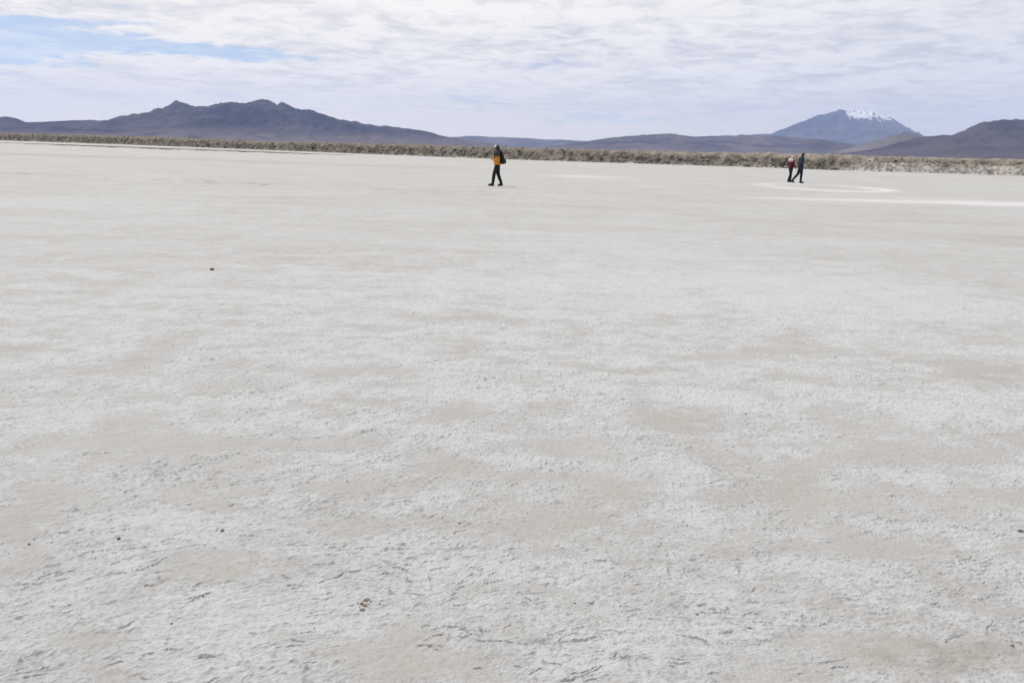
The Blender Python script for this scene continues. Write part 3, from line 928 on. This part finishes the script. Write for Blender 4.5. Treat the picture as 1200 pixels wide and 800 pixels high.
# --- the woman in red walking beside the man (walks towards +X)
J = std_pose()
J.update(hip_l=(0.0, 0.09, 0.90), knee_l=(0.08, 0.09, 0.49), ankle_l=(0.07, 0.09, 0.09), heel_l=(0.04, 0.09, 0.045), toe_l=(0.23, 0.10, 0.04),
         hip_r=(0.0, -0.09, 0.90), knee_r=(-0.03, -0.09, 0.49), ankle_r=(-0.15, -0.09, 0.10), heel_r=(-0.18, -0.09, 0.055), toe_r=(0.0, -0.10, 0.036),
         elb_l=(-0.06, 0.245, 1.10), wri_l=(0.06, 0.24, 0.88), hand_l=(0.11, 0.235, 0.76),
         elb_r=(0.05, -0.245, 1.11), wri_r=(0.22, -0.20, 0.95), hand_r=(0.30, -0.18, 0.85))
M = dict(skin=SKIN, trousers=BLACK, jacket=RED, boot=BOOT)
p2 = person('person', 'person in dark red jacket and pale hat walking half behind the man in navy', (925.2, 213.4), 1.62, math.radians(8), J, M)
hd = J['head']
blob('hat', [('ell', (hd[0] - 0.005, 0, hd[2] + 0.035), (0.120, 0.108, 0.105), 0.0), ('cap', (hd[0] - 0.06, 0, hd[2] - 0.02), 0.075, (hd[0] - 0.05, 0, hd[2] - 0.06), 0.07)], PINK, p2, 0.010)
blob('shawl', [('cap', (-0.05, -0.17, 1.39), 0.112, (-0.08, 0.10, 1.42), 0.112), ('ell', (-0.10, -0.08, 1.38), (0.125, 0.17, 0.10), 0.35), ('ell', (-0.03, 0, 1.47), (0.105, 0.12, 0.075), 0.0)], PINK, p2, 0.012)

# --- the man in navy striding ahead
J = std_pose()
J.update(hip_l=(0.02, 0.09, 0.90), knee_l=(0.0, 0.09, 0.49), ankle_l=(-0.24, 0.09, 0.18), heel_l=(-0.29, 0.09, 0.14), toe_l=(-0.15, 0.10, 0.04),
         hip_r=(0.02, -0.09, 0.90), knee_r=(0.06, -0.09, 0.49), ankle_r=(0.05, -0.09, 0.09), heel_r=(0.02, -0.09, 0.045), toe_r=(0.22, -0.10, 0.04))
J.update(knee_l=(-0.10, 0.09, 0.50), ankle_l=(-0.37, 0.09, 0.165), heel_l=(-0.42, 0.09, 0.125), toe_l=(-0.28, 0.10, 0.036),
         elb_l=(-0.04, 0.245, 1.11), wri_l=(0.07, 0.19, 0.97), hand_l=(0.12, 0.11, 0.95),
         elb_r=(-0.08, -0.245, 1.11), wri_r=(0.05, -0.19, 0.97), hand_r=(0.11, -0.11, 0.95))
for kk in ('chest', 'neck', 'head', 'sho_l', 'sho_r'):
    J[kk] = (J[kk][0] + 0.025, J[kk][1], J[kk][2])
J['head'] = (J['head'][0] + 0.01, 0, J['head'][2])
M = dict(skin=SKIN, trousers=DENIM, jacket=NAVY, boot=BOOT)
p3 = person('person', 'bareheaded person in navy jacket and dark trousers striding ahead of the red jacket', (936.3, 214.5), 1.76, math.radians(-3), J, M)
hd = J['head']
blob('hair', [('ell', (hd[0] - 0.018, 0, hd[2] + 0.030), (0.098, 0.090, 0.100), 0.0), ('ell', (hd[0] - 0.05, 0, hd[2] - 0.02), (0.06, 0.080, 0.085), 0.0)], HAIR, p3, 0.009)
blob('collar', [('cap', (0.035, 0, 1.44), 0.092, (0.045, 0, 1.49), 0.080)], NAVY, p3, 0.010)
blob('hood', [('ell', (-0.06, 0, 1.40), (0.10, 0.15, 0.11), 0.5)], STEEL, p3, 0.012)


# ------------------------------------------------------------------ loose stones on the crust
STONE = simple_mat('dark_stone', (0.075, 0.070, 0.067), 0.8, 0.4, 60, 0.002, 0.3)
CLAY = simple_mat('brown_clay', (0.20, 0.16, 0.12), 0.95, 0.4, 60, 0.003, 0.1)
PEBBLE = simple_mat('grey_pebble', (0.13, 0.122, 0.115), 0.85, 0.4, 60, 0.002, 0.2)
rs = random.Random(8)


def stone(name, px, py, size_px, mat, label, cat, group=None, flat=0.6):
    x, y = ground(px, py)
    d = math.hypot(math.hypot(x, y), CAM_H)
    r = 0.5 * size_px * d / FPX * (1.0 if name == 'stone' else 0.72)
    bm = bmesh.new()
    bmesh.ops.create_icosphere(bm, subdivisions=2, radius=1.0)
    ox, oy = rs.uniform(0, 99), rs.uniform(0, 99)
    for v in bm.verts:
        n = perlin(np.array([v.co.x * 1.3 + ox + v.co.z]), np.array([v.co.y * 1.3 + oy - v.co.z * 0.7]), 3)[0]
        v.co *= 1 + 0.55 * n + rs.uniform(-0.06, 0.06)
        v.co.x *= r * 1.1; v.co.y *= r * 0.95; v.co.z *= r * flat
    me = bpy.data.meshes.new(name)
    bm.to_mesh(me); bm.free()
    o = link(name, me, mat)
    o.location = (x, y, ground_z(x, y) + 0.2 * r * flat)
    o.rotation_euler = (rs.uniform(-.2, .2), rs.uniform(-.2, .2), rs.uniform(0, 6.28))
    tag(o, label, cat, group)


stone('stone', 248.5, 316.8, 4.6, STONE, 'lone black stone on the smooth pale middle of the flat', 'stone', flat=0.85)
for (px, py, s) in [(139.5, 635, 4.8), (260.5, 622.3, 5.2), (407, 563, 3.2), (878.5, 736, 5.5), (673.5, 709, 4.0), (1196, 623.3, 6.5), (538.5, 612.5, 3.6),
                    (979, 418, 3.0), (874, 487.5, 3.0), (1186, 759, 4.2), (238, 700, 3.4), (34.5, 641, 4.0), (390, 660, 2.6), (817, 720, 3.6), (201, 730, 3.6)]:
    stone('pebble', px, py, s, PEBBLE, 'small dark pebble lying on the rough white salt crust', 'pebble', 'pebbles on the salt crust')
for (px, py, s) in [(429.5, 704.6, 8.5), (434.5, 706.0, 3.2), (424.0, 709.2, 6.0), (427.5, 711.8, 8.0), (419.5, 707.6, 3.0), (432.2, 709.6, 4.0),
                    (424.6, 716.2, 7.0), (445.0, 708.6, 3.6), (421.8, 713.4, 3.0), (437.5, 702.2, 2.6)]:
    stone('clay_fragment', px, py, s, CLAY, 'crumb of brown clay in the small scatter on the crust', 'clay fragment', 'brown clay crumbs', flat=0.4)
